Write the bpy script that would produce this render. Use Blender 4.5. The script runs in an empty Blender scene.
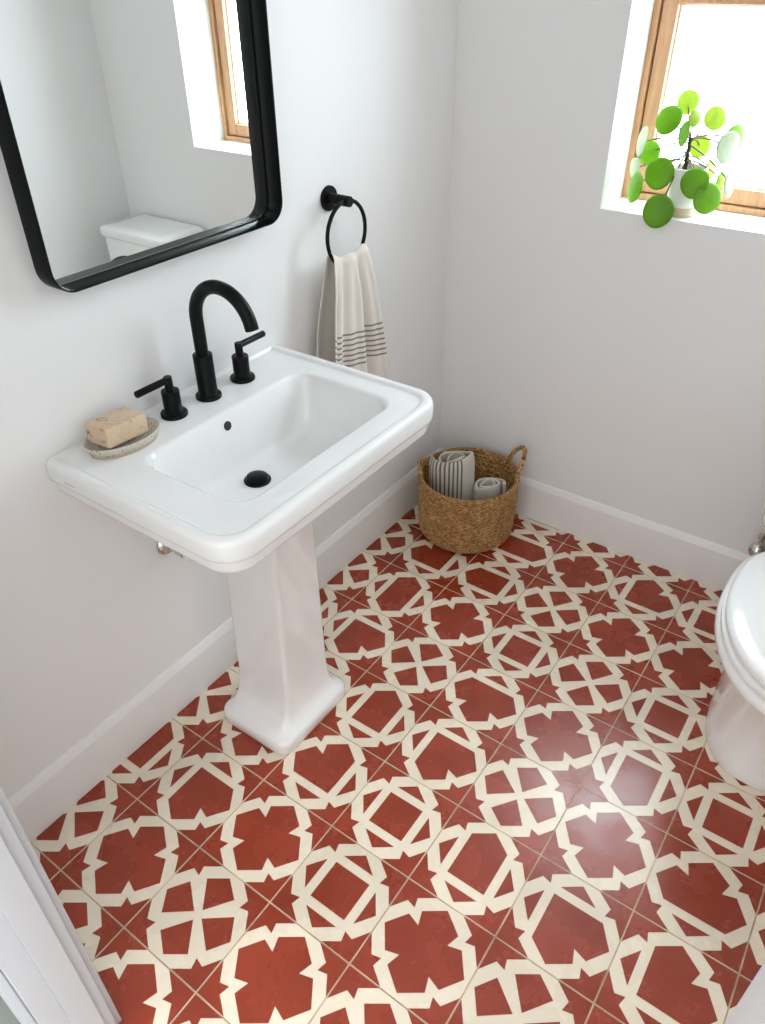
import bpy, bmesh, math, random
from mathutils import Vector, Matrix, Euler
from math import sin, cos, pi, radians, sqrt, atan2

random.seed(7)
scene = bpy.context.scene
COL = scene.collection

# ------------------------------------------------------------------ room numbers
XL, XR = -0.52, 0.95          # side walls
YB, YF = 0.073, -1.7175        # window wall, door wall (room faces)
YH = -1.808                    # hall face of the door wall
ZC = 2.40
WX0, WX1, WZ0, WZ1 = -0.077, 0.525, 1.005, 1.90   # window opening
DX0, DX1, DZ1 = -0.062, 0.663, 2.03                 # door opening

# ------------------------------------------------------------------ materials
def new_mat(name):
    m = bpy.data.materials.new(name); m.use_nodes = True
    nt = m.node_tree
    b = nt.nodes['Principled BSDF']
    return m, nt, b

def srgb(r, g, b):
    f = lambda c: (c/255/12.92) if c/255 <= 0.04045 else ((c/255+0.055)/1.055)**2.4
    return (f(r), f(g), f(b), 1.0)

def simple(name, col, rough=0.5, metal=0.0, coat=0.0, spec=0.5, bump=None, vary=None):
    """bump=(scale, strength, distance), vary=(scale, amount)"""
    m, nt, b = new_mat(name)
    b.inputs['Base Color'].default_value = col
    b.inputs['Roughness'].default_value = rough
    b.inputs['Metallic'].default_value = metal
    b.inputs['Coat Weight'].default_value = coat
    b.inputs['Specular IOR Level'].default_value = spec
    tc = nt.nodes.new('ShaderNodeTexCoord')
    if bump:
        n = nt.nodes.new('ShaderNodeTexNoise'); n.inputs['Scale'].default_value = bump[0]
        n.inputs['Detail'].default_value = 4
        bp = nt.nodes.new('ShaderNodeBump'); bp.inputs['Strength'].default_value = bump[1]
        bp.inputs['Distance'].default_value = bump[2]
        nt.links.new(tc.outputs['Object'], n.inputs['Vector'])
        nt.links.new(n.outputs['Fac'], bp.inputs['Height'])
        nt.links.new(bp.outputs['Normal'], b.inputs['Normal'])
    if vary:
        n = nt.nodes.new('ShaderNodeTexNoise'); n.inputs['Scale'].default_value = vary[0]
        n.inputs['Detail'].default_value = 3
        nt.links.new(tc.outputs['Object'], n.inputs['Vector'])
        mp = nt.nodes.new('ShaderNodeMapRange')
        mp.inputs['From Min'].default_value = 0.3; mp.inputs['From Max'].default_value = 0.7
        mp.inputs['To Min'].default_value = 1-vary[1]; mp.inputs['To Max'].default_value = 1+vary[1]
        nt.links.new(n.outputs['Fac'], mp.inputs['Value'])
        mx = nt.nodes.new('ShaderNodeMix'); mx.data_type = 'RGBA'; mx.blend_type = 'MULTIPLY'
        mx.inputs['Factor'].default_value = 1
        mx.inputs['A'].default_value = col
        nt.links.new(mp.outputs['Result'], mx.inputs['B'])
        nt.links.new(mx.outputs['Result'], b.inputs['Base Color'])
    return m

M = {}
M['wall'] = simple('wall_paint', (0.80, 0.795, 0.79, 1), 0.55, bump=(220, 0.05, 0.001))
M['ceiling'] = simple('ceiling_paint', (0.82, 0.82, 0.82, 1), 0.8)
M['trim'] = simple('trim_paint', (0.80, 0.795, 0.79, 1), 0.35, bump=(60, 0.03, 0.001))
M['door_shade_paint'] = simple('door_frame_shaded_paint', (0.47, 0.47, 0.485, 1), 0.35)  # greyed down: the door frame's shade is put into its base colour
M['ceramic'] = simple('white_ceramic', (0.80, 0.80, 0.795, 1), 0.12, coat=0.3)
M['black'] = simple('matte_black_metal', (0.004, 0.005, 0.005, 1), 0.34, spec=0.14)
M['frame_black'] = simple('black_frame_metal', (0.003, 0.004, 0.004, 1), 0.28, spec=0.14)
M['chrome'] = simple('chrome', (0.62, 0.60, 0.57, 1), 0.12, metal=1.0)
M['white_plastic'] = simple('white_plastic', (0.8, 0.79, 0.77, 1), 0.35)
M['mirror'] = simple('mirror_glass', (0.90, 0.93, 0.92, 1), 0.005, metal=1.0)
M['dark_hole'] = simple('overflow_hole', (0.02, 0.018, 0.015, 1), 0.6)
M['grey_mark'] = simple('grey_print', (0.12, 0.12, 0.13, 1), 0.5)
M['soil'] = simple('potting_soil', (0.03, 0.018, 0.012, 1), 0.95, bump=(300, 0.8, 0.004), vary=(150, 0.5))
M['stem'] = simple('brown_stem', (0.028, 0.017, 0.012, 1), 0.7, bump=(200, 0.5, 0.002))
M['petiole'] = simple('petiole', (0.17, 0.12, 0.055, 1), 0.5)
M['pot'] = simple('white_glazed_pot', (0.80, 0.80, 0.79, 1), 0.3)
M['raw_clay'] = simple('raw_clay', (0.55, 0.44, 0.34, 1), 0.8, bump=(250, 0.2, 0.001))
M['gasket'] = simple('dark_gasket', (0.05, 0.045, 0.04, 1), 0.6)
M['hall_floor'] = simple('hall_floor', (0.09, 0.095, 0.085, 1), 0.8)
M['towel_cord'] = simple('fringe_cotton', (0.62, 0.57, 0.50, 1), 0.9)

# wood
m, nt, b = new_mat('honey_wood'); M['wood'] = m
tc = nt.nodes.new('ShaderNodeTexCoord'); mp = nt.nodes.new('ShaderNodeMapping')
mp.inputs['Scale'].default_value = (40, 40, 5)
n = nt.nodes.new('ShaderNodeTexNoise'); n.inputs['Scale'].default_value = 3; n.inputs['Detail'].default_value = 5
cr = nt.nodes.new('ShaderNodeValToRGB')
cr.color_ramp.elements[0].position = 0.3; cr.color_ramp.elements[0].color = (0.46, 0.25, 0.12, 1)
cr.color_ramp.elements[1].position = 0.75; cr.color_ramp.elements[1].color = (0.62, 0.36, 0.19, 1)
nt.links.new(tc.outputs['Object'], mp.inputs['Vector']); nt.links.new(mp.outputs['Vector'], n.inputs['Vector'])
nt.links.new(n.outputs['Fac'], cr.inputs['Fac']); nt.links.new(cr.outputs['Color'], b.inputs['Base Color'])
b.inputs['Roughness'].default_value = 0.4

# clear window glass: transparent pane with a surface reflection
m, nt, b = new_mat('window_glass'); M['glass'] = m
out = nt.nodes['Material Output']; nt.nodes.remove(b)
tr = nt.nodes.new('ShaderNodeBsdfTransparent'); tr.inputs['Color'].default_value = (0.97, 0.98, 0.97, 1)
gl = nt.nodes.new('ShaderNodeBsdfGlossy'); gl.inputs['Roughness'].default_value = 0.02
lw = nt.nodes.new('ShaderNodeLayerWeight'); lw.inputs['Blend'].default_value = 0.5
pw = nt.nodes.new('ShaderNodeMath'); pw.operation = 'POWER'; pw.inputs[1].default_value = 5.0
fr = nt.nodes.new('ShaderNodeMath'); fr.operation = 'MULTIPLY_ADD'; fr.inputs[1].default_value = 0.9; fr.inputs[2].default_value = 0.03
nt.links.new(lw.outputs['Facing'], pw.inputs[0]); nt.links.new(pw.outputs['Value'], fr.inputs[0])
mx = nt.nodes.new('ShaderNodeMixShader')
nt.links.new(fr.outputs['Value'], mx.inputs['Fac']); nt.links.new(tr.outputs['BSDF'], mx.inputs[1])
nt.links.new(gl.outputs['BSDF'], mx.inputs[2]); nt.links.new(mx.outputs['Shader'], out.inputs['Surface'])

def tile_mat(name, col, vary, dark):
    m, nt, b = new_mat(name)
    tc = nt.nodes.new('ShaderNodeTexCoord')
    att = nt.nodes.new('ShaderNodeAttribute'); att.attribute_name = 'tile_tone'
    n1 = nt.nodes.new('ShaderNodeTexNoise'); n1.inputs['Scale'].default_value = 9; n1.inputs['Detail'].default_value = 6
    n1.inputs['Roughness'].default_value = 0.6
    n2 = nt.nodes.new('ShaderNodeTexNoise'); n2.inputs['Scale'].default_value = 60; n2.inputs['Detail'].default_value = 4
    for q in (n1, n2): nt.links.new(tc.outputs['Object'], q.inputs['Vector'])
    mr = nt.nodes.new('ShaderNodeMapRange'); mr.inputs['From Min'].default_value = 0.3; mr.inputs['From Max'].default_value = 0.7
    mr.inputs['To Min'].default_value = 1-vary; mr.inputs['To Max'].default_value = 1+vary
    nt.links.new(n1.outputs['Fac'], mr.inputs['Value'])
    mul = nt.nodes.new('ShaderNodeMath'); mul.operation = 'MULTIPLY'
    nt.links.new(mr.outputs['Result'], mul.inputs[0]); nt.links.new(att.outputs['Fac'], mul.inputs[1])
    mx = nt.nodes.new('ShaderNodeMix'); mx.data_type = 'RGBA'; mx.blend_type = 'MULTIPLY'; mx.inputs['Factor'].default_value = 1
    mx.inputs['A'].default_value = col
    nt.links.new(mul.outputs['Value'], mx.inputs['B'])
    # fine pale flecks in the cement
    vo = nt.nodes.new('ShaderNodeTexVoronoi'); vo.inputs['Scale'].default_value = 26
    nt.links.new(tc.outputs['Object'], vo.inputs['Vector'])
    th = nt.nodes.new('ShaderNodeMath'); th.operation = 'LESS_THAN'; th.inputs[1].default_value = 0.045
    nt.links.new(vo.outputs['Distance'], th.inputs[0])
    fm = nt.nodes.new('ShaderNodeMath'); fm.operation = 'MULTIPLY'; fm.inputs[1].default_value = 0.25
    nt.links.new(th.outputs['Value'], fm.inputs[0])
    mx2 = nt.nodes.new('ShaderNodeMix'); mx2.data_type = 'RGBA'
    mx2.inputs['B'].default_value = dark
    nt.links.new(fm.outputs['Value'], mx2.inputs['Factor'])
    nt.links.new(mx.outputs['Result'], mx2.inputs['A'])
    nt.links.new(mx2.outputs['Result'], b.inputs['Base Color'])
    rr = nt.nodes.new('ShaderNodeMapRange'); rr.inputs['From Min'].default_value = 0.3; rr.inputs['From Max'].default_value = 0.7
    rr.inputs['To Min'].default_value = 0.19; rr.inputs['To Max'].default_value = 0.34
    nt.links.new(n1.outputs['Fac'], rr.inputs['Value']); nt.links.new(rr.outputs['Result'], b.inputs['Roughness'])
    bp = nt.nodes.new('ShaderNodeBump'); bp.inputs['Strength'].default_value = 0.10; bp.inputs['Distance'].default_value = 0.002
    ad = nt.nodes.new('ShaderNodeMath'); ad.operation = 'ADD'
    nt.links.new(n1.outputs['Fac'], ad.inputs[0]); nt.links.new(n2.outputs['Fac'], ad.inputs[1])
    nt.links.new(ad.outputs['Value'], bp.inputs['Height']); nt.links.new(bp.outputs['Normal'], b.inputs['Normal'])
    b.inputs['Specular IOR Level'].default_value = 0.5
    return m
M['tile_red'] = tile_mat('terracotta_tile', (0.275, 0.038, 0.0150, 1), 0.16, (0.45, 0.25, 0.18, 1))
M['tile_cream'] = tile_mat('cream_tile', (0.78, 0.69, 0.55, 1), 0.05, (0.7, 0.62, 0.5, 1))
M['grout'] = simple('grout', (0.50, 0.38, 0.26, 1), 0.9, bump=(300, 0.4, 0.001), vary=(14, 0.35))

# seagrass
def grass_mat(name, use_uv):
    m, nt, b = new_mat(name)
    tc = nt.nodes.new('ShaderNodeTexCoord'); mp = nt.nodes.new('ShaderNodeMapping')
    if use_uv:
        mp.inputs['Scale'].default_value = (52, 95, 1); mp.inputs['Rotation'].default_value = (0, 0, radians(14))
        nt.links.new(tc.outputs['UV'], mp.inputs['Vector'])
    else:
        mp.inputs['Scale'].default_value = (70, 70, 70)
        nt.links.new(tc.outputs['Object'], mp.inputs['Vector'])
    n = nt.nodes.new('ShaderNodeTexNoise'); n.inputs['Scale'].default_value = 1.5; n.inputs['Detail'].default_value = 3; n.inputs['Roughness'].default_value = .55
    n.inputs['Distortion'].default_value = .8
    n2 = nt.nodes.new('ShaderNodeTexNoise'); n2.inputs['Scale'].default_value = 28; n2.inputs['Detail'].default_value = 3
    nt.links.new(mp.outputs['Vector'], n.inputs['Vector']); nt.links.new(tc.outputs['Object'], n2.inputs['Vector'])
    mz = nt.nodes.new('ShaderNodeMath'); mz.operation = 'MULTIPLY_ADD'; mz.inputs[1].default_value = .16
    m3 = nt.nodes.new('ShaderNodeMath'); m3.operation = 'MULTIPLY'; m3.inputs[1].default_value = .84
    nt.links.new(n.outputs['Fac'], m3.inputs[0]); nt.links.new(n2.outputs['Fac'], mz.inputs[0]); nt.links.new(m3.outputs['Value'], mz.inputs[2])
    cr = nt.nodes.new('ShaderNodeValToRGB'); e = cr.color_ramp.elements
    e[0].position = 0.36; e[0].color = (0.075, 0.031, 0.008, 1); e[1].position = 0.63; e[1].color = (0.78, 0.50, 0.22, 1)
    x = e.new(0.5); x.color = (0.38, 0.195, 0.065, 1)
    nt.links.new(mz.outputs['Value'], cr.inputs['Fac']); nt.links.new(cr.outputs['Color'], b.inputs['Base Color'])
    b.inputs['Roughness'].default_value = 0.72; b.inputs['Specular IOR Level'].default_value = .3
    bp = nt.nodes.new('ShaderNodeBump'); bp.inputs['Strength'].default_value = 0.9; bp.inputs['Distance'].default_value = 0.004
    nt.links.new(n.outputs['Fac'], bp.inputs['Height']); nt.links.new(bp.outputs['Normal'], b.inputs['Normal'])
    return m
M['seagrass'] = grass_mat('woven_seagrass', True)
M['seagrass_rope'] = grass_mat('twisted_seagrass', False)

def cloth_mat(name, base, stripe, bands, axis='V', soft=0.15):
    """bands: list of (start, end, period, duty): stripes along the UV axis"""
    m, nt, b = new_mat(name)
    uv = nt.nodes.new('ShaderNodeTexCoord'); sx = nt.nodes.new('ShaderNodeSeparateXYZ')
    nt.links.new(uv.outputs['UV'], sx.inputs[0])
    src = sx.outputs['Y' if axis == 'V' else 'X']
    prev = None
    def math_(op, a, bb=None):
        q = nt.nodes.new('ShaderNodeMath'); q.operation = op
        for k, v in enumerate((a, bb)):
            if v is None: continue
            if isinstance(v, (int, float)): q.inputs[k].default_value = v
            else: nt.links.new(v, q.inputs[k])
        return q.outputs['Value']
    for (s, en, per, duty) in bands:
        inside = math_('MULTIPLY', math_('GREATER_THAN', src, s), math_('LESS_THAN', src, en))
        ph = math_('FRACT', math_('DIVIDE', math_('SUBTRACT', src, s), per))
        st = math_('MULTIPLY', inside, math_('LESS_THAN', ph, duty))
        prev = st if prev is None else math_('MAXIMUM', prev, st)
    tc = nt.nodes.new('ShaderNodeTexNoise'); tc.inputs['Scale'].default_value = 350; tc.inputs['Detail'].default_value = 2
    nt.links.new(uv.outputs['Object'], tc.inputs['Vector'])
    mx = nt.nodes.new('ShaderNodeMix'); mx.data_type = 'RGBA'
    mx.inputs['A'].default_value = base; mx.inputs['B'].default_value = stripe
    if prev is not None:
        nt.links.new(math_('MULTIPLY', prev, 0.85), mx.inputs['Factor'])
    else: mx.inputs['Factor'].default_value = 0
    nt.links.new(mx.outputs['Result'], b.inputs['Base Color'])
    b.inputs['Roughness'].default_value = 0.95; b.inputs['Specular IOR Level'].default_value = 0.15
    b.inputs['Sheen Weight'].default_value = 0.15
    bp = nt.nodes.new('ShaderNodeBump'); bp.inputs['Strength'].default_value = 0.25; bp.inputs['Distance'].default_value = 0.001
    nt.links.new(tc.outputs['Fac'], bp.inputs['Height']); nt.links.new(bp.outputs['Normal'], b.inputs['Normal'])
    return m
M['hand_towel'] = cloth_mat('striped_linen', (0.70, 0.655, 0.60, 1), (0.16, 0.135, 0.12, 1),
                            [(0.710, 0.858, 0.0228, 0.36)])
M['roll_striped'] = cloth_mat('striped_rolled_linen', (0.60, 0.555, 0.49, 1), (0.075, 0.07, 0.072, 1),
                              [(0.825, 0.992, 0.0158, 0.42)], axis='U')
M['roll_plain'] = cloth_mat('plain_linen', (0.60, 0.56, 0.50, 1), (0.2, 0.2, 0.2, 1), [])

# soap with embedded flecks
m, nt, b = new_mat('herb_soap'); M['soap'] = m
tc = nt.nodes.new('ShaderNodeTexCoord')
n = nt.nodes.new('ShaderNodeTexNoise'); n.inputs['Scale'].default_value = 55; n.inputs['Detail'].default_value = 5
n.inputs['Distortion'].default_value = 1.5
nt.links.new(tc.outputs['Object'], n.inputs['Vector'])
cr = nt.nodes.new('ShaderNodeValToRGB'); e = cr.color_ramp.elements
e[0].position = 0.30; e[0].color = (0.20, 0.14, 0.08, 1); e[1].position = 0.40; e[1].color = (0.60, 0.44, 0.30, 1)
x = e.new(0.7); x.color = (0.66, 0.50, 0.35, 1)
nt.links.new(n.outputs['Fac'], cr.inputs['Fac']); nt.links.new(cr.outputs['Color'], b.inputs['Base Color'])
b.inputs['Roughness'].default_value = 0.55; b.inputs['Subsurface Weight'].default_value = 0.0

# speckled stoneware
m, nt, b = new_mat('speckled_stoneware'); M['stoneware'] = m
tc = nt.nodes.new('ShaderNodeTexCoord')
n = nt.nodes.new('ShaderNodeTexNoise'); n.inputs['Scale'].default_value = 260; n.inputs['Detail'].default_value = 3
nt.links.new(tc.outputs['Object'], n.inputs['Vector'])
cr = nt.nodes.new('ShaderNodeValToRGB'); e = cr.color_ramp.elements
e[0].position = 0.33; e[0].color = (0.16, 0.10, 0.06, 1); e[1].position = 0.42; e[1].color = (0.60, 0.55, 0.48, 1)
nt.links.new(n.outputs['Fac'], cr.inputs['Fac']); nt.links.new(cr.outputs['Color'], b.inputs['Base Color'])
b.inputs['Roughness'].default_value = 0.45

def leaf_mat(name, top, thin):
    m, nt, b = new_mat(name)
    out = nt.nodes['Material Output']
    tc = nt.nodes.new('ShaderNodeTexCoord')
    n = nt.nodes.new('ShaderNodeTexNoise'); n.inputs['Scale'].default_value = 90; n.inputs['Detail'].default_value = 2
    nt.links.new(tc.outputs['Object'], n.inputs['Vector'])
    mr = nt.nodes.new('ShaderNodeMapRange'); mr.inputs['To Min'].default_value = 0.75; mr.inputs['To Max'].default_value = 1.25
    nt.links.new(n.outputs['Fac'], mr.inputs['Value'])
    mx = nt.nodes.new('ShaderNodeMix'); mx.data_type = 'RGBA'; mx.blend_type = 'MULTIPLY'; mx.inputs['Factor'].default_value = 1
    mx.inputs['A'].default_value = top; nt.links.new(mr.outputs['Result'], mx.inputs['B'])
    nt.links.new(mx.outputs['Result'], b.inputs['Base Color'])
    b.inputs['Roughness'].default_value = 0.32
    t = nt.nodes.new('ShaderNodeBsdfTranslucent'); t.inputs['Color'].default_value = thin
    s = nt.nodes.new('ShaderNodeMixShader'); s.inputs['Fac'].default_value = 0.45
    nt.links.new(b.outputs['BSDF'], s.inputs[1]); nt.links.new(t.outputs['BSDF'], s.inputs[2])
    nt.links.new(s.outputs['Shader'], out.inputs['Surface'])
    return m
M['leaf_dark'] = leaf_mat('leaf_deep_green', (0.125, 0.28, 0.008, 1), (0.30, 0.52, 0.012, 1))
M['leaf_mid'] = leaf_mat('leaf_fresh_green', (0.18, 0.40, 0.03, 1), (0.32, 0.52, 0.05, 1))
M['leaf_pale'] = leaf_mat('leaf_lime_green', (0.40, 0.52, 0.10, 1), (0.46, 0.56, 0.11, 1))
M['leaf_silver'] = leaf_mat('leaf_silvery_underside', (0.55, 0.62, 0.52, 1), (0.55, 0.62, 0.42, 1))

# ------------------------------------------------------------------ builders
class MB:
    """collects shapes (world coordinates); build() links them as one object"""
    def __init__(s): s.v = []; s.f = []; s.uv = None
    def add(s, vs, fs):
        o = len(s.v); s.v += [Vector(q) for q in vs]; s.f += [tuple(i+o for i in f) for f in fs]
        return s
    def box(s, x0, x1, y0, y1, z0, z1):
        return s.add([(x0,y0,z0),(x1,y0,z0),(x1,y1,z0),(x0,y1,z0),(x0,y0,z1),(x1,y0,z1),(x1,y1,z1),(x0,y1,z1)],
                     [(0,3,2,1),(4,5,6,7),(0,1,5,4),(1,2,6,5),(2,3,7,6),(3,0,4,7)])
    def loft(s, loops, cap0=True, cap1=True):
        n = len(loops[0]); vs = [q for l in loops for q in l]; fs = []
        for k in range(len(loops)-1):
            for i in range(n):
                j = (i+1) % n
                fs.append((k*n+i, k*n+j, (k+1)*n+j, (k+1)*n+i))
        if cap0: fs.append(tuple(range(n-1, -1, -1)))
        if cap1: fs.append(tuple((len(loops)-1)*n+i for i in range(n)))
        return s.add(vs, fs)
    def lathe(s, prof, c=(0,0,0), axis=(0,0,1), n=40, cap0=True, cap1=True):
        """prof: list of (radius, height along axis)"""
        q = Vector((0,0,1)).rotation_difference(Vector(axis).normalized())
        c = Vector(c); loops = []
        for r, h in prof:
            loops.append([c + q @ Vector((r*cos(2*pi*i/n), r*sin(2*pi*i/n), h)) for i in range(n)])
        return s.loft(loops, cap0, cap1)
    def tube(s, pts, rad, n=14, cap=True, closed=False):
        pts = [Vector(p) for p in pts]; N = len(pts); loops = []
        T = []
        for i in range(N):
            a = pts[i-1] if (i > 0 or closed) else pts[i]
            b_ = pts[(i+1) % N] if (i < N-1 or closed) else pts[i]
            T.append((b_-a).normalized())
        u = T[0].orthogonal().normalized()
        for i in range(N):
            u = (u - T[i]*u.dot(T[i])).normalized(); w = T[i].cross(u)
            r = rad(i/(N-1)) if callable(rad) else rad
            loops.append([pts[i] + (u*cos(2*pi*k/n) + w*sin(2*pi*k/n))*r for k in range(n)])
        if closed: loops.append(loops[0])
        return s.loft(loops, cap and not closed, cap and not closed)
    def build(s, name, mat, parent=None, smooth=True, bevel=None, sharp=40, mats=None, fmat=None, weld=False):
        off = parent_world(parent)
        me = bpy.data.meshes.new(name)
        me.from_pydata([tuple(v-off) for v in s.v], [], s.f)
        bm = bmesh.new(); bm.from_mesh(me)
        if weld: bmesh.ops.remove_doubles(bm, verts=bm.verts, dist=1e-5)
        if fmat is None: bmesh.ops.recalc_face_normals(bm, faces=bm.faces)
        bm.to_mesh(me); bm.free()
        for mm in (mats or [mat]): me.materials.append(mm)
        if fmat: me.polygons.foreach_set('material_index', fmat)
        o = bpy.data.objects.new(name, me); COL.objects.link(o)
        if parent: o.parent = parent
        if bevel:
            md = o.modifiers.new('bevel', 'BEVEL'); md.width = bevel; md.segments = 3; md.limit_method = 'ANGLE'
            md.angle_limit = radians(35); md.harden_normals = False
        if smooth:
            me.shade_smooth()
            me.set_sharp_from_angle(angle=radians(sharp))
        return o

def parent_world(p):
    v = Vector((0,0,0))
    while p: v += p.location; p = p.parent
    return v
def thing(name, label, cat, loc, group=None):
    o = bpy.data.objects.new(name, None); COL.objects.link(o); o.location = loc
    o.empty_display_size = 0.05
    return tag(o, label, cat, group)
def tag(o, label=None, cat=None, group=None, kind=None):
    if label: o['label'] = label
    if cat: o['category'] = cat
    if group: o['group'] = group
    if kind: o['kind'] = kind
    return o
def struct(name, loc=(0,0,0)):
    o = bpy.data.objects.new(name, None); COL.objects.link(o); o.location = loc; o['kind'] = 'structure'; return o

def rrect(x0, x1, y0, y1, z, r, n=8, rs=None):
    """rounded rectangle loop; rs = radii for corners (x1,y1),(x0,y1),(x0,y0),(x1,y0)"""
    rs = rs or (r, r, r, r); out = []
    cs = [(x1, y1, 0, -1, -1), (x0, y1, 90, 1, -1), (x0, y0, 180, 1, 1), (x1, y0, 270, -1, 1)]
    for (cx, cy, a0, sx, sy), rr in zip(cs, rs):
        ox, oy = cx + sx*rr, cy + sy*rr
        for k in range(n+1):
            a = radians(a0 + 90*k/n)
            out.append(Vector((ox + rr*cos(a), oy + rr*sin(a), z)))
    return out

# ================================================================== SETTING
# ---- floor: encaustic cement tiles, each a cream square with its red inlay, set in grout
T = 0.2
TYPES = {  # (i, j): chords on edges N (towards window), E, S (towards door), W (towards sink wall); P plain, Q four kites
 (-3,-1):'P', (-2,-1):'Q', (-1,-1):'S', (0,-1):'Q', (1,-1):'Q', (2,-1):'Q', (3,-1):'Q', (4,-1):'P',
 (-3,0):'Q', (-2,0):'NE', (-1,0):'NS', (0,0):'P', (1,0):'WS', (2,0):'NESW', (3,0):'P', (4,0):'Q',
 (-3,1):'Q', (-2,1):'SE', (-1,1):'NSE', (0,1):'Q', (1,1):'P', (2,1):'P', (3,1):'N', (4,1):'NESW',
 (-3,2):'Q', (-2,2):'WE', (-1,2):'P', (0,2):'NESW', (1,2):'Q', (2,2):'NESW', (3,2):'Q', (4,2):'P',
 (-3,3):'E', (-2,3):'WN', (-1,3):'Q', (0,3):'N', (1,3):'P', (2,3):'WNE', (3,3):'NESW', (4,3):'Q',
 (-3,4):'Q', (-2,4):'N', (-1,4):'WSE', (0,4):'WN', (1,4):'Q', (2,4):'P', (3,4):'S', (4,4):'P',
 (-3,5):'Q', (-2,5):'P', (-1,5):'SE', (0,5):'NESW', (1,5):'WSE', (2,5):'WN', (3,5):'WS', (4,5):'Q',
 (-3,6):'SE', (-2,6):'WN', (-1,6):'P', (0,6):'NESW', (1,6):'P', (2,6):'Q', (3,6):'P', (4,6):'S',
 (-3,7):'Q', (-2,7):'P', (-1,7):'Q', (0,7):'P', (1,7):'Q', (2,7):'NE', (3,7):'Q', (4,7):'P',
 (-3,8):'P', (-2,8):'Q', (-1,8):'P', (0,8):'Q', (1,8):'P', (2,8):'Q', (3,8):'P', (4,8):'Q'}

def tile_polys(tp):
    """red polygons of one tile in (u, v): u along +x, v towards the door"""
    polys = []
    rot = lambda p, k: [p, (1-p[1], p[0]), (1-p[0], 1-p[1]), (p[1], 1-p[0])][k]   # corner 0 NW, 1 NE, 2 SE, 3 SW
    for k in range(4):   # quarter stars in the corners
        q = [(0,0), (.345,0), (.188,.117), (.213,.213), (.117,.188), (0,.345)]
        polys.append([rot(p, k) for p in q])
    if tp == 'Q':
        for k in range(4):   # kite on the north edge, turned
            polys.append([rot(p, k) for p in [(.5,.055), (.692,.188), (.505,.442), (.308,.188)]])
        return polys
    has = {'N':'N' in tp and tp != 'P', 'E':'E' in tp, 'S':'S' in tp, 'W':'W' in tp}
    if tp == 'P': has = dict.fromkeys('NESW', False)
    edges = ['N', 'E', 'S', 'W']; main = []
    for k in range(4):       # corner k lies between edge k-1 (arriving) and edge k (leaving)
        arr, lea = has[edges[k-1]], has[edges[k]]
        if arr and lea: c = [(.287,.287)]
        elif arr: c = [(.287,.200), (.287,.195)][:1]
        elif lea: c = [(.200,.287)]
        else: c = [(.200,.292), (.335,.335), (.292,.200)]
        main += [rot(p, k) for p in c]
        if not lea: main.append(rot((.5,.052), k))
    polys.append(main)
    for k in range(4):
        if has[edges[k]]:
            polys.append([rot(p, k) for p in [(.5,.055), (.688,.192), (.312,.192)]])
    return polys

bmf = bmesh.new()
tone = bmf.faces.layers.float.new('tone_tmp')
def add_poly(pts, mi, t):
    vs = [bmf.verts.new(p) for p in pts]
    f = bmf.faces.new(vs); f.material_index = mi; f[tone] = t
    f.normal_update()
    if f.normal.z < 0: f.normal_flip()
    return f
rt = random.Random(3)
g = 0.0016
for (i, j), tp in TYPES.items():
    t = 1.0 + rt.uniform(-0.08, 0.08); tz = rt.uniform(-0.00012, 0.00012)
    gx, gy = rt.uniform(-1, 1)*0.0010, rt.uniform(-1, 1)*0.0010      # each tile lies a hair out of level
    def P(u, v, z): return ((i+u)*T, -(j+v)*T, z + tz + gx*(u-.5)*T + gy*(v-.5)*T)
    e = g/T
    sq = [(e,e), (1-e,e), (1-e,1-e), (e,1-e)]
    lo = [P(u, v, -0.004) for u, v in [(0.4*e,0.4*e),(1-0.4*e,0.4*e),(1-0.4*e,1-0.4*e),(0.4*e,1-0.4*e)]]
    up = [P(u, v, -0.0004) for u, v in sq]
    add_poly(up, 1, t)
    for k in range(4):
        add_poly([up[k], up[(k+1) % 4], lo[(k+1) % 4], lo[k]], 1, t)
    for poly in tile_polys(tp):
        q = []
        for (u, v) in poly:
            q.append(P(min(max(u, e), 1-e), min(max(v, e), 1-e), -0.0001))
        add_poly(q, 2, t)
add_poly([(-0.7,0.3,-0.0016), (1.1,0.3,-0.0016), (1.1,-1.9,-0.0016), (-0.7,-1.9,-0.0016)], 0, 1.0)
for co, no in (((XL,0,0),(-1,0,0)), ((XR,0,0),(1,0,0)), ((0,YB,0),(0,1,0)), ((0,YH,0),(0,-1,0))):
    bmesh.ops.bisect_plane(bmf, geom=bmf.verts[:]+bmf.edges[:]+bmf.faces[:], plane_co=co, plane_no=no, clear_outer=True)
me = bpy.data.meshes.new('floor')
vals = [f[tone] for f in bmf.faces]
bmf.to_mesh(me); bmf.free()
at = me.attributes.new('tile_tone', 'FLOAT', 'FACE'); at.data.foreach_set('value', vals)
for k in ('grout', 'tile_cream', 'tile_red'): me.materials.append(M[k])
fl = bpy.data.objects.new('floor', me); COL.objects.link(fl); fl['kind'] = 'structure'

tag(MB().box(XL-0.4, XR+0.4, -3.0, YH, -0.03, -0.001).build('floor_hall', M['hall_floor'], smooth=False), kind='structure')

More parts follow.
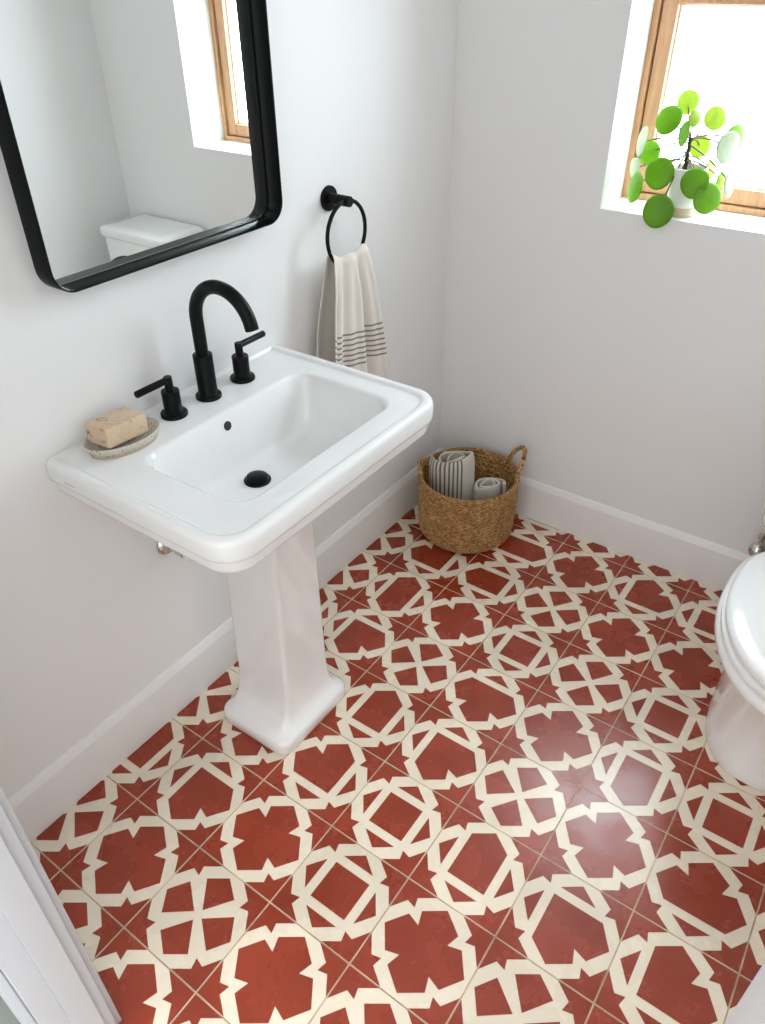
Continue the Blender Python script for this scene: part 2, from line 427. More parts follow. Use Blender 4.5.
# ---- walls
tag(MB().box(XL-0.1, XL, YH, YB, 0, ZC).build('wall_left', M['wall'], smooth=False), kind='structure')
tag(MB().box(XR, XR+0.1, YH, YB, 0, ZC).build('wall_right', M['wall'], smooth=False), kind='structure')
YO = 0.32
w = MB()
w.box(XL-0.1, WX0, YB, YO, 0, ZC).box(WX1, XR+0.1, YB, YO, 0, ZC).box(WX0, WX1, YB, YO, 0, WZ0).box(WX0, WX1, YB, YO, WZ1, ZC)
tag(w.build('wall_back', M['wall'], smooth=False), kind='structure')
w = MB()
w.box(XL, DX0-0.018, YH, YF, 0, ZC).box(DX1+0.018, XR, YH, YF, 0, ZC).box(DX0-0.018, DX1+0.018, YH, YF, DZ1+0.018, ZC)
tag(w.build('wall_front', M['wall'], smooth=False), kind='structure')
tag(MB().box(XL-0.1, XR+0.1, YH, YO, ZC, ZC+0.1).build('ceiling', M['ceiling'], smooth=False), kind='structure')

# ---- baseboards: tall boards with an eased top edge
def board(name, p0, p1, nrm):
    p0, p1, nrm = Vector(p0), Vector(p1), Vector(nrm)
    prof = [(0,0.0005), (0.0145,0.0005), (0.0145,0.1235), (0.0135,0.1275), (0.0062,0.1390), (0.0048,0.1425), (0.0030,0.1440), (0,0.1440)]
    m_ = MB(); m_.loft([[p0 + nrm*a + Vector((0,0,h)) for a, h in prof], [p1 + nrm*a + Vector((0,0,h)) for a, h in prof]])
    tag(m_.build(name, M['trim'], sharp=35), kind='structure')
board('baseboard_left', (XL, YF, 0), (XL, YB-0.0145, 0), (1,0,0))
board('baseboard_back', (XL, YB, 0), (XR, YB, 0), (0,-1,0))
board('baseboard_right', (XR, YF, 0), (XR, YB-0.0145, 0), (-1,0,0))

# ---- door frame
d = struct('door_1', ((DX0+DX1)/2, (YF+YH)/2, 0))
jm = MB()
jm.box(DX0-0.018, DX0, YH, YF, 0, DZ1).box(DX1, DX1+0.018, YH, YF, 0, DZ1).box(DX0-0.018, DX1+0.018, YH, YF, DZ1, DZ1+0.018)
jm.build('door_jamb', M['door_shade_paint'], d, bevel=0.0022)
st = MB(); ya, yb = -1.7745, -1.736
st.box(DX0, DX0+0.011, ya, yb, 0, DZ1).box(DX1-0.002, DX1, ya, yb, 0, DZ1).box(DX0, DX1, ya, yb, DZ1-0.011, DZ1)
st.build('door_stop', M['door_shade_paint'], d, bevel=0.003)
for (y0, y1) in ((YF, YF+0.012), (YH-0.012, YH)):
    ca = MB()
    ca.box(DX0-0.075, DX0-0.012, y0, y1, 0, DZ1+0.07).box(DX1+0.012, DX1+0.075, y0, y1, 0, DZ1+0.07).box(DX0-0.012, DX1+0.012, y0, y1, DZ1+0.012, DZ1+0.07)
    ca.build('door_casing', M['door_shade_paint'], d, bevel=0.003)
sp = MB()
sp.loft([[Vector((DX0+x, y, z)) for (y, z) in [(-1.7355, .688), (-1.7275, .688), (-1.7250, .692), (-1.7250, .738), (-1.7275, .742), (-1.7355, .742)]] for x in (0.0, 0.0016)])
tag(sp.build('strike_plate', M['black'], d), label='black strike plate on the white door jamb')

# ---- window
wn = struct('window_1', ((WX0+WX1)/2, 0.25, WZ0))
def ringframe(m_, x0, x1, z0, z1, w_, y0, y1):
    for (a, b_, c_, d_) in ((x0, x0+w_, z0, z1), (x1-w_, x1, z0, z1), (x0+w_, x1-w_, z0, z0+w_), (x0+w_, x1-w_, z1-w_, z1)):
        m_.box(a, b_, y0, y1, c_, d_)
    return m_
ringframe(MB(), WX0, WX1, WZ0, WZ1, 0.0155, 0.219, 0.30).build('window_frame', M['wood'], wn, bevel=0.0015)
ringframe(MB(), WX0+0.0150, WX1-0.0150, WZ0+0.0150, WZ1-0.0150, 0.006, 0.236, 0.295).build('gasket', M['gasket'], wn, smooth=False)
ZR0, ZR1 = 1.433, 1.486                                    # the rail between the lower and the upper light
sash = ringframe(MB(), WX0+0.0185, WX1-0.0185, WZ0+0.0175, WZ1-0.0175, 0.036, 0.228, 0.285)
sash.box(WX0+0.0545, WX1-0.0545, 0.2285, 0.2845, ZR0, ZR1)
sash = sash.build('sash', M['wood'], wn, bevel=0.002)
for (z0, z1) in ((WZ0+0.0530, ZR0+0.0005), (ZR1-0.0005, WZ1-0.0530)):
    ringframe(MB(), WX0+0.0540, WX1-0.0540, z0, z1, 0.005, 0.246, 0.266).build('glazing_bead', M['white_plastic'], sash, smooth=False)
    MB().box(WX0+0.052, WX1-0.052, 0.254, 0.258, z0-.001, z1+.001).build('pane', M['glass'], sash, smooth=False)

# ================================================================== SINK
sk = thing('pedestal_sink', 'white ceramic pedestal sink with rectangular basin against the left wall', 'sink', (-0.31, -1.0, 0))
X0 = XL + 0.0005
def SR(x1, y0, y1, z, r, x0=X0, rb=0.006): return rrect(x0, x1, y0, y1, z, r, 8, (r, rb, rb, r))
ZT, X1, Y0, Y1 = .8070, -.064, -1.306, -.689       # rim top and outline
def RR_(ins, dz, r=.060, xb=0.0): return SR(X1-ins, Y0+ins, Y1-ins, ZT+dz, max(r-ins*.6, .02), x0=X0+xb)
L = [SR(-.20, -1.10, -.89, .630, .05, x0=-.42, rb=.05), SR(-.18, -1.13, -.86, .645, .06, x0=-.44, rb=.06),
     SR(-.13, -1.20, -.79, .690, .06, x0=-.50, rb=.03), RR_(.030, -.0770), RR_(.0145, -.0730), RR_(.0105, -.0690), RR_(.0090, -.0640), RR_(.0080, -.0460),
     RR_(.0078, -.0442), RR_(.0040, -.0430), RR_(.0012, -.0410), RR_(.0003, -.0370), RR_(0, -.0330), RR_(0, -.0120), RR_(.0012, -.0062), RR_(.0045, -.0015, xb=.0003),
     RR_(.0085, 0, xb=.0010), RR_(.0165, -.0002, xb=.0020), RR_(.0195, -.0014, xb=.0032), RR_(.0225, -.0052, xb=.0050), RR_(.0255, -.0064, xb=.0065), RR_(.0310, -.0067, xb=.0090)]
def BR(x0, x1, y0, y1, z, r): return rrect(x0, x1, y0, y1, z, r, 8)
L += [BR(-.399, -.133, -1.211, -.750, ZT-.0070, .046), BR(-.395, -.137, -1.206, -.755, ZT-.0080, .044), BR(-.391, -.141, -1.202, -.759, ZT-.0110, .042),
      BR(-.388, -.144, -1.199, -.762, ZT-.0160, .042), BR(-.379, -.149, -1.190, -.768, .7500, .044), BR(-.370, -.154, -1.176, -.783, .7100, .046),
      BR(-.366, -.158, -1.166, -.796, .6920, .050), BR(-.360, -.165, -1.152, -.815, .6815, .055), BR(-.350, -.182, -1.125, -.850, .6765, .055),
      BR(-.335, -.255, -1.050, -.940, .6740, .035), BR(-.325, -.290, -1.015, -.975, .6733, .015)]
MB().loft(L).build('basin', M['ceramic'], sk, sharp=50)
C_ = lambda x0, x1, y0, y1, z, r: rrect(x0, x1, y0, y1, z, r, 6)
cl = [C_(-.408, -.196, -1.129, -.881, .0005, .030), C_(-.410, -.194, -1.131, -.879, .004, .031), C_(-.410, -.194, -1.131, -.879, .026, .031),
      C_(-.4085, -.1955, -1.1295, -.8805, .033, .031), C_(-.404, -.200, -1.124, -.885, .0385, .030), C_(-.398, -.210, -1.111, -.892, .0430, .027),
      C_(-.396, -.217, -1.099, -.899, .0490, .022), C_(-.395, -.223, -1.087, -.905, .0580, .017), C_(-.394, -.2275, -1.077, -.9095, .0720, .013),
      C_(-.393, -.2305, -1.070, -.9125, .0960, .011), C_(-.392, -.232, -1.065, -.9145, .13, .010), C_(-.390, -.234, -1.050, -.922, .60, .010),
      C_(-.390, -.215, -1.06, -.912, .634, .012)]
MB().loft(cl).build('pedestal', M['ceramic'], sk, sharp=50)
dr = MB(); dc = (-.312, -.996, .6732)
dr.lathe([(.0275,0), (.0275,.0025), (.0255,.0042), (.0225,.0046), (.0225,.0062), (.0215,.0105), (.018,.0128), (.009,.0142), (.0005,.0145)], dc, n=40)
tag(dr.build('drain_plug', M['black'], sk), label='matte black push drain plug')
ov = MB(); ov.lathe([(.0005,.0022), (.0085,.0022), (.0095,.0012), (.0095,-.003)], (-.3845, -.990, .7730), axis=(1,0,.22), n=28)
tag(ov.build('overflow_hole', M['dark_hole'], sk), label='small dark overflow hole')
# the tiny illegible maker's mark on the side of the rim
mk = MB()
for k in range(7):
    x = -.4685 + k*.0042; wd = .0028 if k in (0, 6) else .0022
    mk.box(x, x+.0008, Y0-.0002, Y0+.001, .7775, .7805)
    if k % 2 == 0: mk.box(x, x+wd, Y0-.0002, Y0+.001, .7797, .7805)
    else: mk.box(x, x+wd, Y0-.0002, Y0+.001, .7775, .7782)
tag(mk.build('maker_mark', M['grey_mark'], sk, smooth=False), label='tiny grey printed mark')

# ---- faucet
DZ = ZT-.0066; FX = -.465; FY = -.957
fa = thing('faucet', 'matte black widespread faucet with a tall arched spout on the sink deck', 'faucet', (FX, FY, DZ))
b1 = MB()
b1.lathe([(.0265,0), (.0265,.0055), (.0255,.0068), (.0205,.0072), (.0195,.0085), (.0195,.092), (.0188,.0935), (.0135,.0938)], (FX, FY, DZ), n=40)
b1.build('spout_base', M['black'], fa)
arc = [Vector((FX, FY, DZ+.09)), Vector((FX, FY, DZ+.12)), Vector((FX, FY, DZ+.15))]
RA = .0735; cz = .968
for k in range(0, 33):
    a = radians(180 - k*(168/32)); arc.append(Vector((FX + RA + RA*cos(a), FY, cz + RA*sin(a))))
tipd = (arc[-1]-arc[-2]).normalized(); arc.append(arc[-1] + tipd*.006)
MB().tube(arc, .0130, n=24).build('spout', M['black'], fa)
for (yy, sg) in ((-1.050, -1), (-.858, 1)):
    h = MB()
    h.lathe([(.0265,0), (.0265,.0055), (.0255,.0068), (.0185,.0072), (.0175,.0082), (.0175,.052), (.0168,.0532), (.0088,.0535)], (FX, yy, DZ), n=36)
    ho = h.build('handle', M['black'], fa)
    lv = MB()
    lv.lathe([(.0083,.05), (.0083,.0800), (.0075,.0815), (.0005,.0818)], (FX, yy, DZ), n=24)
    lv.tube([(FX, yy-sg*.004, DZ+.0752), (FX, yy+sg*.0755, DZ+.0752), (FX, yy+sg*.0765, DZ+.0752)], lambda t: .0068 if t < .9 else .0060, n=18)
    lv.build('lever', M['black'], ho)

# ---- stop valve under the basin
VY, VZ = -1.096, .483
sv = thing('supply_valve', 'chrome water stop with white oval handle on the wall below the basin', 'valve', (XL, VY, VZ))
MB().lathe([(.027,.0005), (.027,.004), (.021,.011), (.012,.014)], (XL, VY, VZ), axis=(1,0,0), n=32).build('flange', M['chrome'], sv)
vb = MB().lathe([(.0095,.0), (.0095,.028), (.0135,.029), (.0135,.046), (.0075,.048), (.0075,.054)], (XL+.008, VY, VZ), axis=(1,.10,-.12), n=24)
vb.build('valve_body', M['chrome'], sv)
hc = Vector((XL+.0635, VY+.0065, VZ-.008)); ha = Vector((1,.10,-.12)).normalized()
h1 = Vector((0, .8, -.6)); h1 = (h1-ha*h1.dot(ha)).normalized(); h2 = ha.cross(h1)
MB().loft([[hc + ha*t + h1*(.024*q*cos(2*pi*k/28)) + h2*(.0145*q*sin(2*pi*k/28)) for k in range(28)] for (t, q) in ((-.002, .75), (.002, 1), (.010, 1), (.014, .72))]).build('valve_handle', M['white_plastic'], sv)
MB().tube([(XL+.044, VY+.003, VZ-.004), (XL+.044, VY+.003, VZ+.03), (XL+.044, VY+.012, VZ+.07), (XL+.048, VY+.05, VZ+.12), (XL+.050, -1.0, .655)], .0048, n=10).build('supply_hose', M['chrome'], sv)

# ---- soap dish and soap
dcx, dcy = -.456, -1.180; dang = radians(80)
def oval(a, b_, z, n=48):
    return [Vector((dcx + a*cos(t)*cos(dang) - b_*sin(t)*sin(dang), dcy + a*cos(t)*sin(dang) + b_*sin(t)*cos(dang), z)) for t in [2*pi*k/n for k in range(n)]]
Zd = ZT-.0064
sd = thing('soap_dish', 'speckled stoneware oval soap dish on the back left of the sink deck', 'soap dish', (dcx, dcy, Zd))
MB().loft([oval(0.0572, 0.0336, Zd+.0004), oval(0.0638, 0.0403, Zd+.003), oval(0.0704, 0.0465, Zd+.012), oval(0.0732, 0.0493, Zd+.0215), oval(0.0721, 0.0484, Zd+.0228),
           oval(0.0699, 0.0461, Zd+.0215), oval(0.0660, 0.0426, Zd+.013), oval(0.0572, 0.0336, Zd+.0075), oval(0.0330, 0.0190, Zd+.0068), oval(0.0022, 0.0011, Zd+.0066)]).build('dish_body', M['stoneware'], sd)
MB().loft([oval(0.0566, 0.0330, Zd+.0001), oval(0.0644, 0.0408, Zd+.0001), oval(0.0665, 0.0428, Zd+.0048), oval(0.0651, 0.0414, Zd+.0049), oval(0.0563, 0.0325, Zd+.0003)], False, False).build('foot_band', M['raw_clay'], sd)
so = MB(); sx, sy, sz = .0450, .0300, .0185
rot = Euler((radians(-3), radians(4), radians(91))).to_matrix(); sc = Vector((dcx-.004, dcy-.004, Zd+.0360))
so.add([sc + rot @ Vector((a*sx, b_*sy, c_*sz)) for c_ in (-1, 1) for (a, b_) in ((-1,-1), (1,-1), (1,1), (-1,1))],
       [(0,3,2,1), (4,5,6,7), (0,1,5,4), (1,2,6,5), (2,3,7,6), (3,0,4,7)])
tag(so.build('soap_bar', M['soap'], bevel=0.003), 'tan herb-flecked bar of soap lying in the speckled dish', 'soap')

# ================================================================== MIRROR
my0, my1, mz0, mz1 = -1.222, -.672, 1.083, 1.86
xf, xg = -.478, -.515
mi = thing('wall_mirror', 'rounded rectangular wall mirror in a deep black metal frame above the sink', 'mirror', (XL, (my0+my1)/2, mz0))
def mloop(x, ins, r): return [Vector((x, p.x, p.y)) for p in rrect(my0+ins, my1-ins, mz0+ins, mz1-ins, 0, max(r-ins, .004), 10)]
fr_ = MB()
fr_.loft([mloop(XL+.0005, .0, .042), mloop(xf-.0015, 0, .042), mloop(xf, .0012, .042), mloop(xf, .0030, .042), mloop(xf-.0015, .0042, .042), mloop(xg-.003, .0042, .042), mloop(XL+.0005, .0042, .042)], False, False)
n_ = len(fr_.v)//7
fr_.f += [(i, (i+1) % n_, 6*n_+(i+1) % n_, 6*n_+i) for i in range(n_)]
fr_.build('frame', M['frame_black'], mi)
gm = MB(); gm.loft([mloop(XL+.001, .0070, .042), mloop(xg, .0070, .042)]); gm.build('mirror_glass', M['mirror'], mi, smooth=False)

# ================================================================== TOWEL RING + TOWEL
RY, RZ, RX, RR, rr = -.479, 1.013, -.466, .071, .0046
tr_ = thing('towel_ring', 'matte black round towel ring on a post fixed to the left wall', 'towel ring', (XL, -.475, 1.082))
MB().lathe([(.0275,.0004), (.0275,.006), (.026,.0075), (.011,.008)], (XL, -.475, 1.082), axis=(1,0,0), n=40).build('flange', M['black'], tr_)
MB().lathe([(.0118,0), (.0118,.0575), (.0108,.059)], (XL+.0075, -.477, 1.083), axis=(1,0,0), n=28).build('post', M['black'], tr_)
MB().tube([(RX, RY + RR*sin(2*pi*k/72), RZ + RR*cos(2*pi*k/72)) for k in range(72)], rr, n=14, closed=True).build('ring', M['black'], tr_)

NU, NV = 90, 120
tw = MB(); uvs = []
zb_front, zb_back = .594, .70
def towel_pt(u, v):
    """v: 0 back hem .. 0.40 over the ring .. 1 front hem"""
    yt = RY - .064 + u*.122                                    # gathered over the bottom of the ring
    ring = RZ - sqrt(max(RR**2 - (yt-RY)**2, 0))
    full = max(0.0, 1-(2*u-1)**2)
    ztop = ring + rr + .0030 + .017*full + .0025*sin(u*pi*5)*full # bunched cloth fills the bow of the ring
    fold = sin(u*pi*4.6+.9) ; fold2 = sin(u*pi*10.5+1.3)
    crease = abs(sin(u*pi*3.3+.4))**3
    vr = .40
    if v >= vr:
        s = (v-vr)/(1-vr)
        spread = min(s*1.10, 1)**.75
        yb = -.590 + u*.250
        y = yt + (yb-yt)*spread
        zbot = zb_front + .010*sin(u*3+1) + (.004*(1-u))
        z = ztop + (zbot-ztop)*s
        amp = .0048 + .0105*spread
        near = min(s*3, 1)
        x = RX + .0085 + .006*min(s*4,1) + amp*fold*(1-.2*s) + .0042*fold2*min(s*5, 1) - .010*crease*near + .004*s + .006*full*(1-s)
        k = min(s/.035, 1)
        if k < 1: x = RX + (x-RX)*sqrt(k)
        return Vector((x, y, z))
    s = (vr-v)/vr
    spread = min(s*1.2, 1)**.8
    yb = -.588 + u*.205
    y = yt + (yb-yt)*spread
    z = ztop + (zb_back-ztop)*s
    k = min(s/.05, 1)
    x = RX - .0085 - .018*min(s*1.6,1) + (.003+.004*spread)*sin(u*pi*4.2+2)
    x = max(x, XL + .007)
    if k < 1: x = RX + (x-RX)*sqrt(k)
    return Vector((x, y, z))
vs = []; fs = []
for b_ in range(NV+1):
    for a in range(NU+1):
        vs.append(towel_pt(a/NU, b_/NV)); uvs.append((a/NU, b_/NV))
for b_ in range(NV):
    for a in range(NU):
        i = b_*(NU+1)+a; fs.append((i, i+1, i+NU+2, i+NU+1))
tw.add(vs, fs)
two = tw.build('hand_towel', M['hand_towel'])
def set_uv(o, uvs):
    l = o.data.uv_layers.new(name='UVMap')
    for lp in o.data.loops: l.data[lp.index].uv = uvs[lp.vertex_index]
set_uv(two, uvs)
md = two.modifiers.new('thick', 'SOLIDIFY'); md.thickness = .0022; md.offset = 0
two.modifiers.new('sub', 'SUBSURF').levels = 1
tag(two, 'cream linen hand towel with dark stripes hanging from the black ring', 'towel')
fg = MB(); rf = random.Random(5)
for k in range(64):
    u = (k+.5)/64; p = towel_pt(u, 1.0)
    q = p + Vector((rf.uniform(-.003,.003), rf.uniform(-.004,.004), -.022-rf.uniform(0,.006)))
    fg.tube([p+Vector((0,0,.003)), (p+q)/2+Vector((rf.uniform(-.001,.001), rf.uniform(-.001,.001), 0)), q], lambda t: .0013*(1-.3*t), n=5)
fg.build('fringe', M['towel_cord'], two)

# ================================================================== BASKET
bx, by = -.299, -.113
bk = thing('woven_basket', 'round woven seagrass basket holding rolled towels in the corner', 'basket', (bx, by, 0))
NS, rows = 360, 150
def bprof(t):      # outer radius over height 0..1
    if t < .13: return .131 + .0205*sin(t/.13*pi/2)
    return .1515 + .0045*((t-.13)/.87)**.8
H = .214
loops = []
nrow = 21
rb = random.Random(9)
jit = [[rb.uniform(-1, 1) for _ in range(NS)] for _ in range(nrow+2)]
jit = [[(r_[k-1]+r_[k]*2+r_[(k+1) % NS])/4 for k in range(NS)] for r_ in jit]
outer = []
for q in range(rows+1):
    t = q/rows; fr2 = t*nrow; row = int(fr2); ph = fr2-row
    lp = []
    for k in range(NS):
        th = 2*pi*k/NS
        bul = abs(sin(pi*ph))**.7
        br_ = .5+.5*sin(th*46 + row*pi + ph*2.4)
        r = bprof(t) + .0032*bul*(.45+.75*br_) + .0013*jit[row][k] - .001
        z = .001 + H*t + .0012*sin(th*46+row*pi+1.2)
        lp.append(Vector((bx + r*cos(th), by + r*sin(th), max(z, .0006))))
    outer.append(lp)
def circ(r, z): return [Vector((bx + r*cos(2*pi*k/NS), by + r*sin(2*pi*k/NS), z)) for k in range(NS)]
rimr = bprof(1)
top = []
for q in range(9):   # rounded rim
    a = pi*q/8
    top.append([p for p in [Vector((bx + (rimr-.004 + .0055*cos(a))*cos(2*pi*k/NS) , by + (rimr-.004+.0055*cos(a))*sin(2*pi*k/NS), H + .002 + (.005+.0008*sin(k*2*pi/NS*60))*sin(a))) for k in range(NS)]])
inner = []
for q in range(40):
    t = 1-q/39*.97
    rr_ = bprof(t)-.0095
    inner.append([Vector((bx + (rr_ - .002*abs(sin(pi*t*nrow)) - .001*sin(46*2*pi*k/NS + int(t*nrow)*pi))*cos(2*pi*k/NS), by + (rr_ - .002*abs(sin(pi*t*nrow)))*sin(2*pi*k/NS), .004+(H-.003)*t)) for k in range(NS)])
bloops = [circ(.09, .0006)] + outer + top + inner + [circ(.06, .009)]
bb = MB().loft(bloops).build('basket_body', M['seagrass'], bk, sharp=80)
uvl = bb.data.uv_layers.new(name='UVMap')
for po_ in bb.data.polygons:
    ks = [bb.data.loops[li].vertex_index % NS for li in po_.loop_indices]
    wrap = max(ks) == NS-1 and min(ks) == 0
    for li, kk in zip(po_.loop_indices, ks):
        row = bb.data.loops[li].vertex_index // NS
        uvl.data[li].uv = (1.0 if (wrap and kk == 0) else kk/NS, row/150.0)
for sg in (1, -1):
    hax = radians(47 if sg > 0 else 20)
    hd = Vector((cos(hax), sin(hax), 0))*sg; tg = Vector((-hd.y, hd.x, 0))
    base = Vector((bx, by, 0)) + hd*(rimr-.002)
    pts = []
    N = 60
    for k in range(N+1):
        a = pi*k/N
        s_ = cos(a); up = sin(a)
        lean = .022 if sg > 0 else .004
        hgt = .082 if sg > 0 else .034
        pts.append(base - hd*(.012*s_*s_) + tg*(.042*s_) + Vector((0, 0, H-.010 + hgt*up**.8)) + hd*(lean*up))
    # two strands twisted
    hm = MB()
    for ph in (0, pi):
        st_ = []
        for k, p in enumerate(pts):
            a = ph + k*.50; tdir = (pts[min(k+1, N)]-pts[max(k-1, 0)]).normalized()
            u_ = tdir.orthogonal().normalized(); w_ = tdir.cross(hd).normalized()
            st_.append(p + (hd*cos(a) + w_*sin(a))*.0024)
        hm.tube(st_, .0052, n=10)
    hm.build('handle', M['seagrass_rope'], bk)

def rolled(c, axis, right, ax_r, ax_f, length, turns, th_end, mat, label, seed, rough_top):
    """a towel rolled into a spiral and stood on end; right/front span the flattened section"""
    axis = Vector(axis).normalized(); u0 = Vector(right); u0 = (u0 - axis*u0.dot(axis)).normalized(); w0 = u0.cross(axis)
    n = int(turns*44); nl = 30; vs = []; fs = []; uv = []; q = random.Random(seed); ph = q.uniform(0, 6)
    for b_ in range(nl+1):
        l = b_/nl
        for a in range(n+1):
            t = a/n; th = radians(th_end) + (t-1)*turns*2*pi
            r = .30 + .70*t
            wob = 1 + .035*sin(2*th+l*1.5+ph) + .018*sin(5*th+3*l)
            z_ = (l-.5)*length + rough_top*l**3*(sin(th*.93+ph) + .5*sin(2.3*th+1) - .3*(1-t)*2)
            e_ = 1 - .10*max(0, l-.93)/.07
            vs.append(Vector(c) + u0*(ax_r*r*wob*e_*cos(th)) + w0*(ax_f*r*wob*e_*sin(th)) + axis*z_)
            uv.append((t, l))
    for b_ in range(nl):
        for a in range(n):
            i = b_*(n+1)+a; fs.append((i, i+1, i+n+2, i+n+1))
    o = MB().add(vs, fs).build('rolled_towel', mat); set_uv(o, uv)
    md = o.modifiers.new('thick', 'SOLIDIFY'); md.thickness = .0075; md.offset = 0
    sb = o.modifiers.new('sub', 'SUBSURF'); sb.levels = 1; sb.render_levels = 1
    return tag(o, label, 'towel', 'rolled towels in the basket')
rolled((-.342, -.131, .146), (-.05, .03, 1), (.90, .43, 0), .074, .052, .262, 2.0, 188, M['roll_striped'],
       'rolled beige towel with dark grey stripes standing in the basket', 3, .010)
rolled((-.229, -.105, .112), (-.01, -.03, 1), (.90, .43, 0), .051, .036, .192, 2.2, 20, M['roll_plain'],
       'small plain beige rolled towel in the right side of the basket', 8, .006)

# ================================================================== POTTED PLANT
px_, py_ = .107, .128; pz = WZ0 + .0005
pp = thing('potted_plant', 'round-leaved green plant in a small white pot on the window sill', 'plant', (px_, py_, pz))
pot = MB()
pot.lathe([(.034,.022), (.0362,.024), (.0405,.07), (.0425,.106), (.0425,.109), (.0405,.110), (.0392,.108), (.038,.096), (.037,.09)], (px_, py_, pz), n=48, cap0=True, cap1=False)
po = pot.build('pot', M['pot'], pp)
MB().lathe([(.031,0), (.0335,.001), (.0348,.022), (.0335,.0225)], (px_, py_, pz), n=48).build('pot_base', M['raw_clay'], po)
MB().lathe([(.0376,.094), (.02,.098), (.0005,.0985)], (px_, py_, pz), n=48, cap0=True).build('soil', M['soil'], po)
S0 = Vector((px_-.010, py_, pz+.095)); S1 = Vector((px_-.013, py_+.002, pz+.172))
MB().tube([S0.lerp(S1, k/14) + Vector((.0012*sin(k*2.1), .001*cos(k*1.7), 0)) for k in range(15)], lambda t: .0058 - .0018*t, n=10).build('stem', M['stem'], pp)

# x, y, z, radius (m), facing normal, material
LEAVES = [
 (0.0659, 0.1500, 1.2457, 0.0270, (0.2, -0.9, 0.05), 'leaf_pale'),
 (0.0419, 0.1050, 1.2131, 0.0345, (-0.15, -0.85, 0.4), 'leaf_dark'),
 (0.0806, 0.1100, 1.1852, 0.0290, (-0.72, -0.62, 0.1), 'leaf_mid'),
 (0.0963, 0.1250, 1.2171, 0.0190, (0.75, -0.6, 0.1), 'leaf_pale'),
 (0.1352, 0.1500, 1.2180, 0.0275, (0.35, -0.8, 0.35), 'leaf_pale'),
 (0.1876, 0.1580, 1.1765, 0.0330, (0.85, -0.55, 0.1), 'leaf_mid'),
 (0.1852, 0.1200, 1.1641, 0.0370, (0.85, -0.5, 0.0), 'leaf_silver'),
 (0.1100, 0.1650, 1.1530, 0.0265, (0.15, -0.95, 0.1), 'leaf_pale'),
 (-0.0227, 0.1350, 1.1546, 0.0370, (-0.74, -0.52, 0.1), 'leaf_silver'),
 (0.0017, 0.1400, 1.1316, 0.0285, (-0.1, -0.9, 0.2), 'leaf_mid'),
 (-0.0317, 0.1450, 1.0916, 0.0260, (-0.58, -0.7, 0.0), 'leaf_silver'),
 (-0.0135, 0.1150, 1.0547, 0.0375, (-0.62, -0.65, 0.15), 'leaf_mid'),
 (0.0512, 0.0820, 1.1007, 0.0375, (0.0, -0.93, 0.22), 'leaf_dark'),
 (0.1409, 0.0700, 1.0925, 0.0350, (0.2, -0.9, 0.28), 'leaf_dark'),
 (0.0754, 0.0520, 1.0231, 0.0395, (0.2, -0.93, 0.22), 'leaf_dark'),
 (0.1758, 0.0780, 1.0611, 0.0370, (0.55, -0.72, 0.2), 'leaf_mid'),
 (0.1470, 0.1700, 1.1063, 0.0250, (0.95, -0.32, 0.1), 'leaf_pale'),
 (0.1789, 0.1650, 1.0873, 0.0210, (0.95, -0.32, 0.0), 'leaf_pale'),
 (0.2066, 0.1400, 1.0864, 0.0340, (0.97, -0.18, 0.1), 'leaf_silver'),
]
rl = random.Random(21)
for k, (lx, ly, lz, r, nr, mt) in enumerate(LEAVES):
    r *= .95
    c = Vector((lx, ly, lz)); nv = Vector(nr).normalized()
    up = Vector((0, 0, 1)) - nv*nv.z; up.normalize(); sd_ = up.cross(nv)
    lf = MB(); nr_, ns_ = 7, 36
    vs = [c + nv*.0035]; fs = []
    for a in range(1, nr_+1):
        q = a/nr_
        for b_ in range(ns_):
            th = 2*pi*b_/ns_
            rad_ = r*q*(1 + .055*cos(th-pi/2) + .012*sin(3*th+k) )
            rad_ *= (1.0 + .05*max(0, -sin(th))**8)
            dome = .0030*(1-q*q) - .0018*q**4 + .0012*sin(2*th+k)*q*q
            vs.append(c + sd_*rad_*cos(th)*.96 + up*rad_*sin(th) + nv*dome)
    for b_ in range(ns_): fs.append((0, 1+b_, 1+(b_+1) % ns_))
    for a in range(nr_-1):
        for b_ in range(ns_):
            i0 = 1+a*ns_+b_; i1 = 1+a*ns_+(b_+1) % ns_
            fs.append((i0, i0+ns_, i1+ns_, i1))
    lo = MB().add(vs, fs).build('leaf', M[mt], pp)
    md = lo.modifiers.new('thick', 'SOLIDIFY'); md.thickness = .0007; md.offset = -1
    # petiole from the crown of the stem to the leaf's centre
    a0 = S0.lerp(S1, rl.uniform(.8, 1.0)) if lz > 1.13 else S0.lerp(S1, rl.uniform(.35, .8))
    tip = c - nv*.0008
    mid = (a0+tip)/2 + Vector((0, 0, .018 if lz < 1.19 else .006)) - nv*.006
    pts = [a0*(1-t)**2 + mid*2*t*(1-t) + tip*t*t for t in [q/12 for q in range(13)]]
    MB().tube(pts, .0019, n=8).build('petiole', M['petiole'], lo)

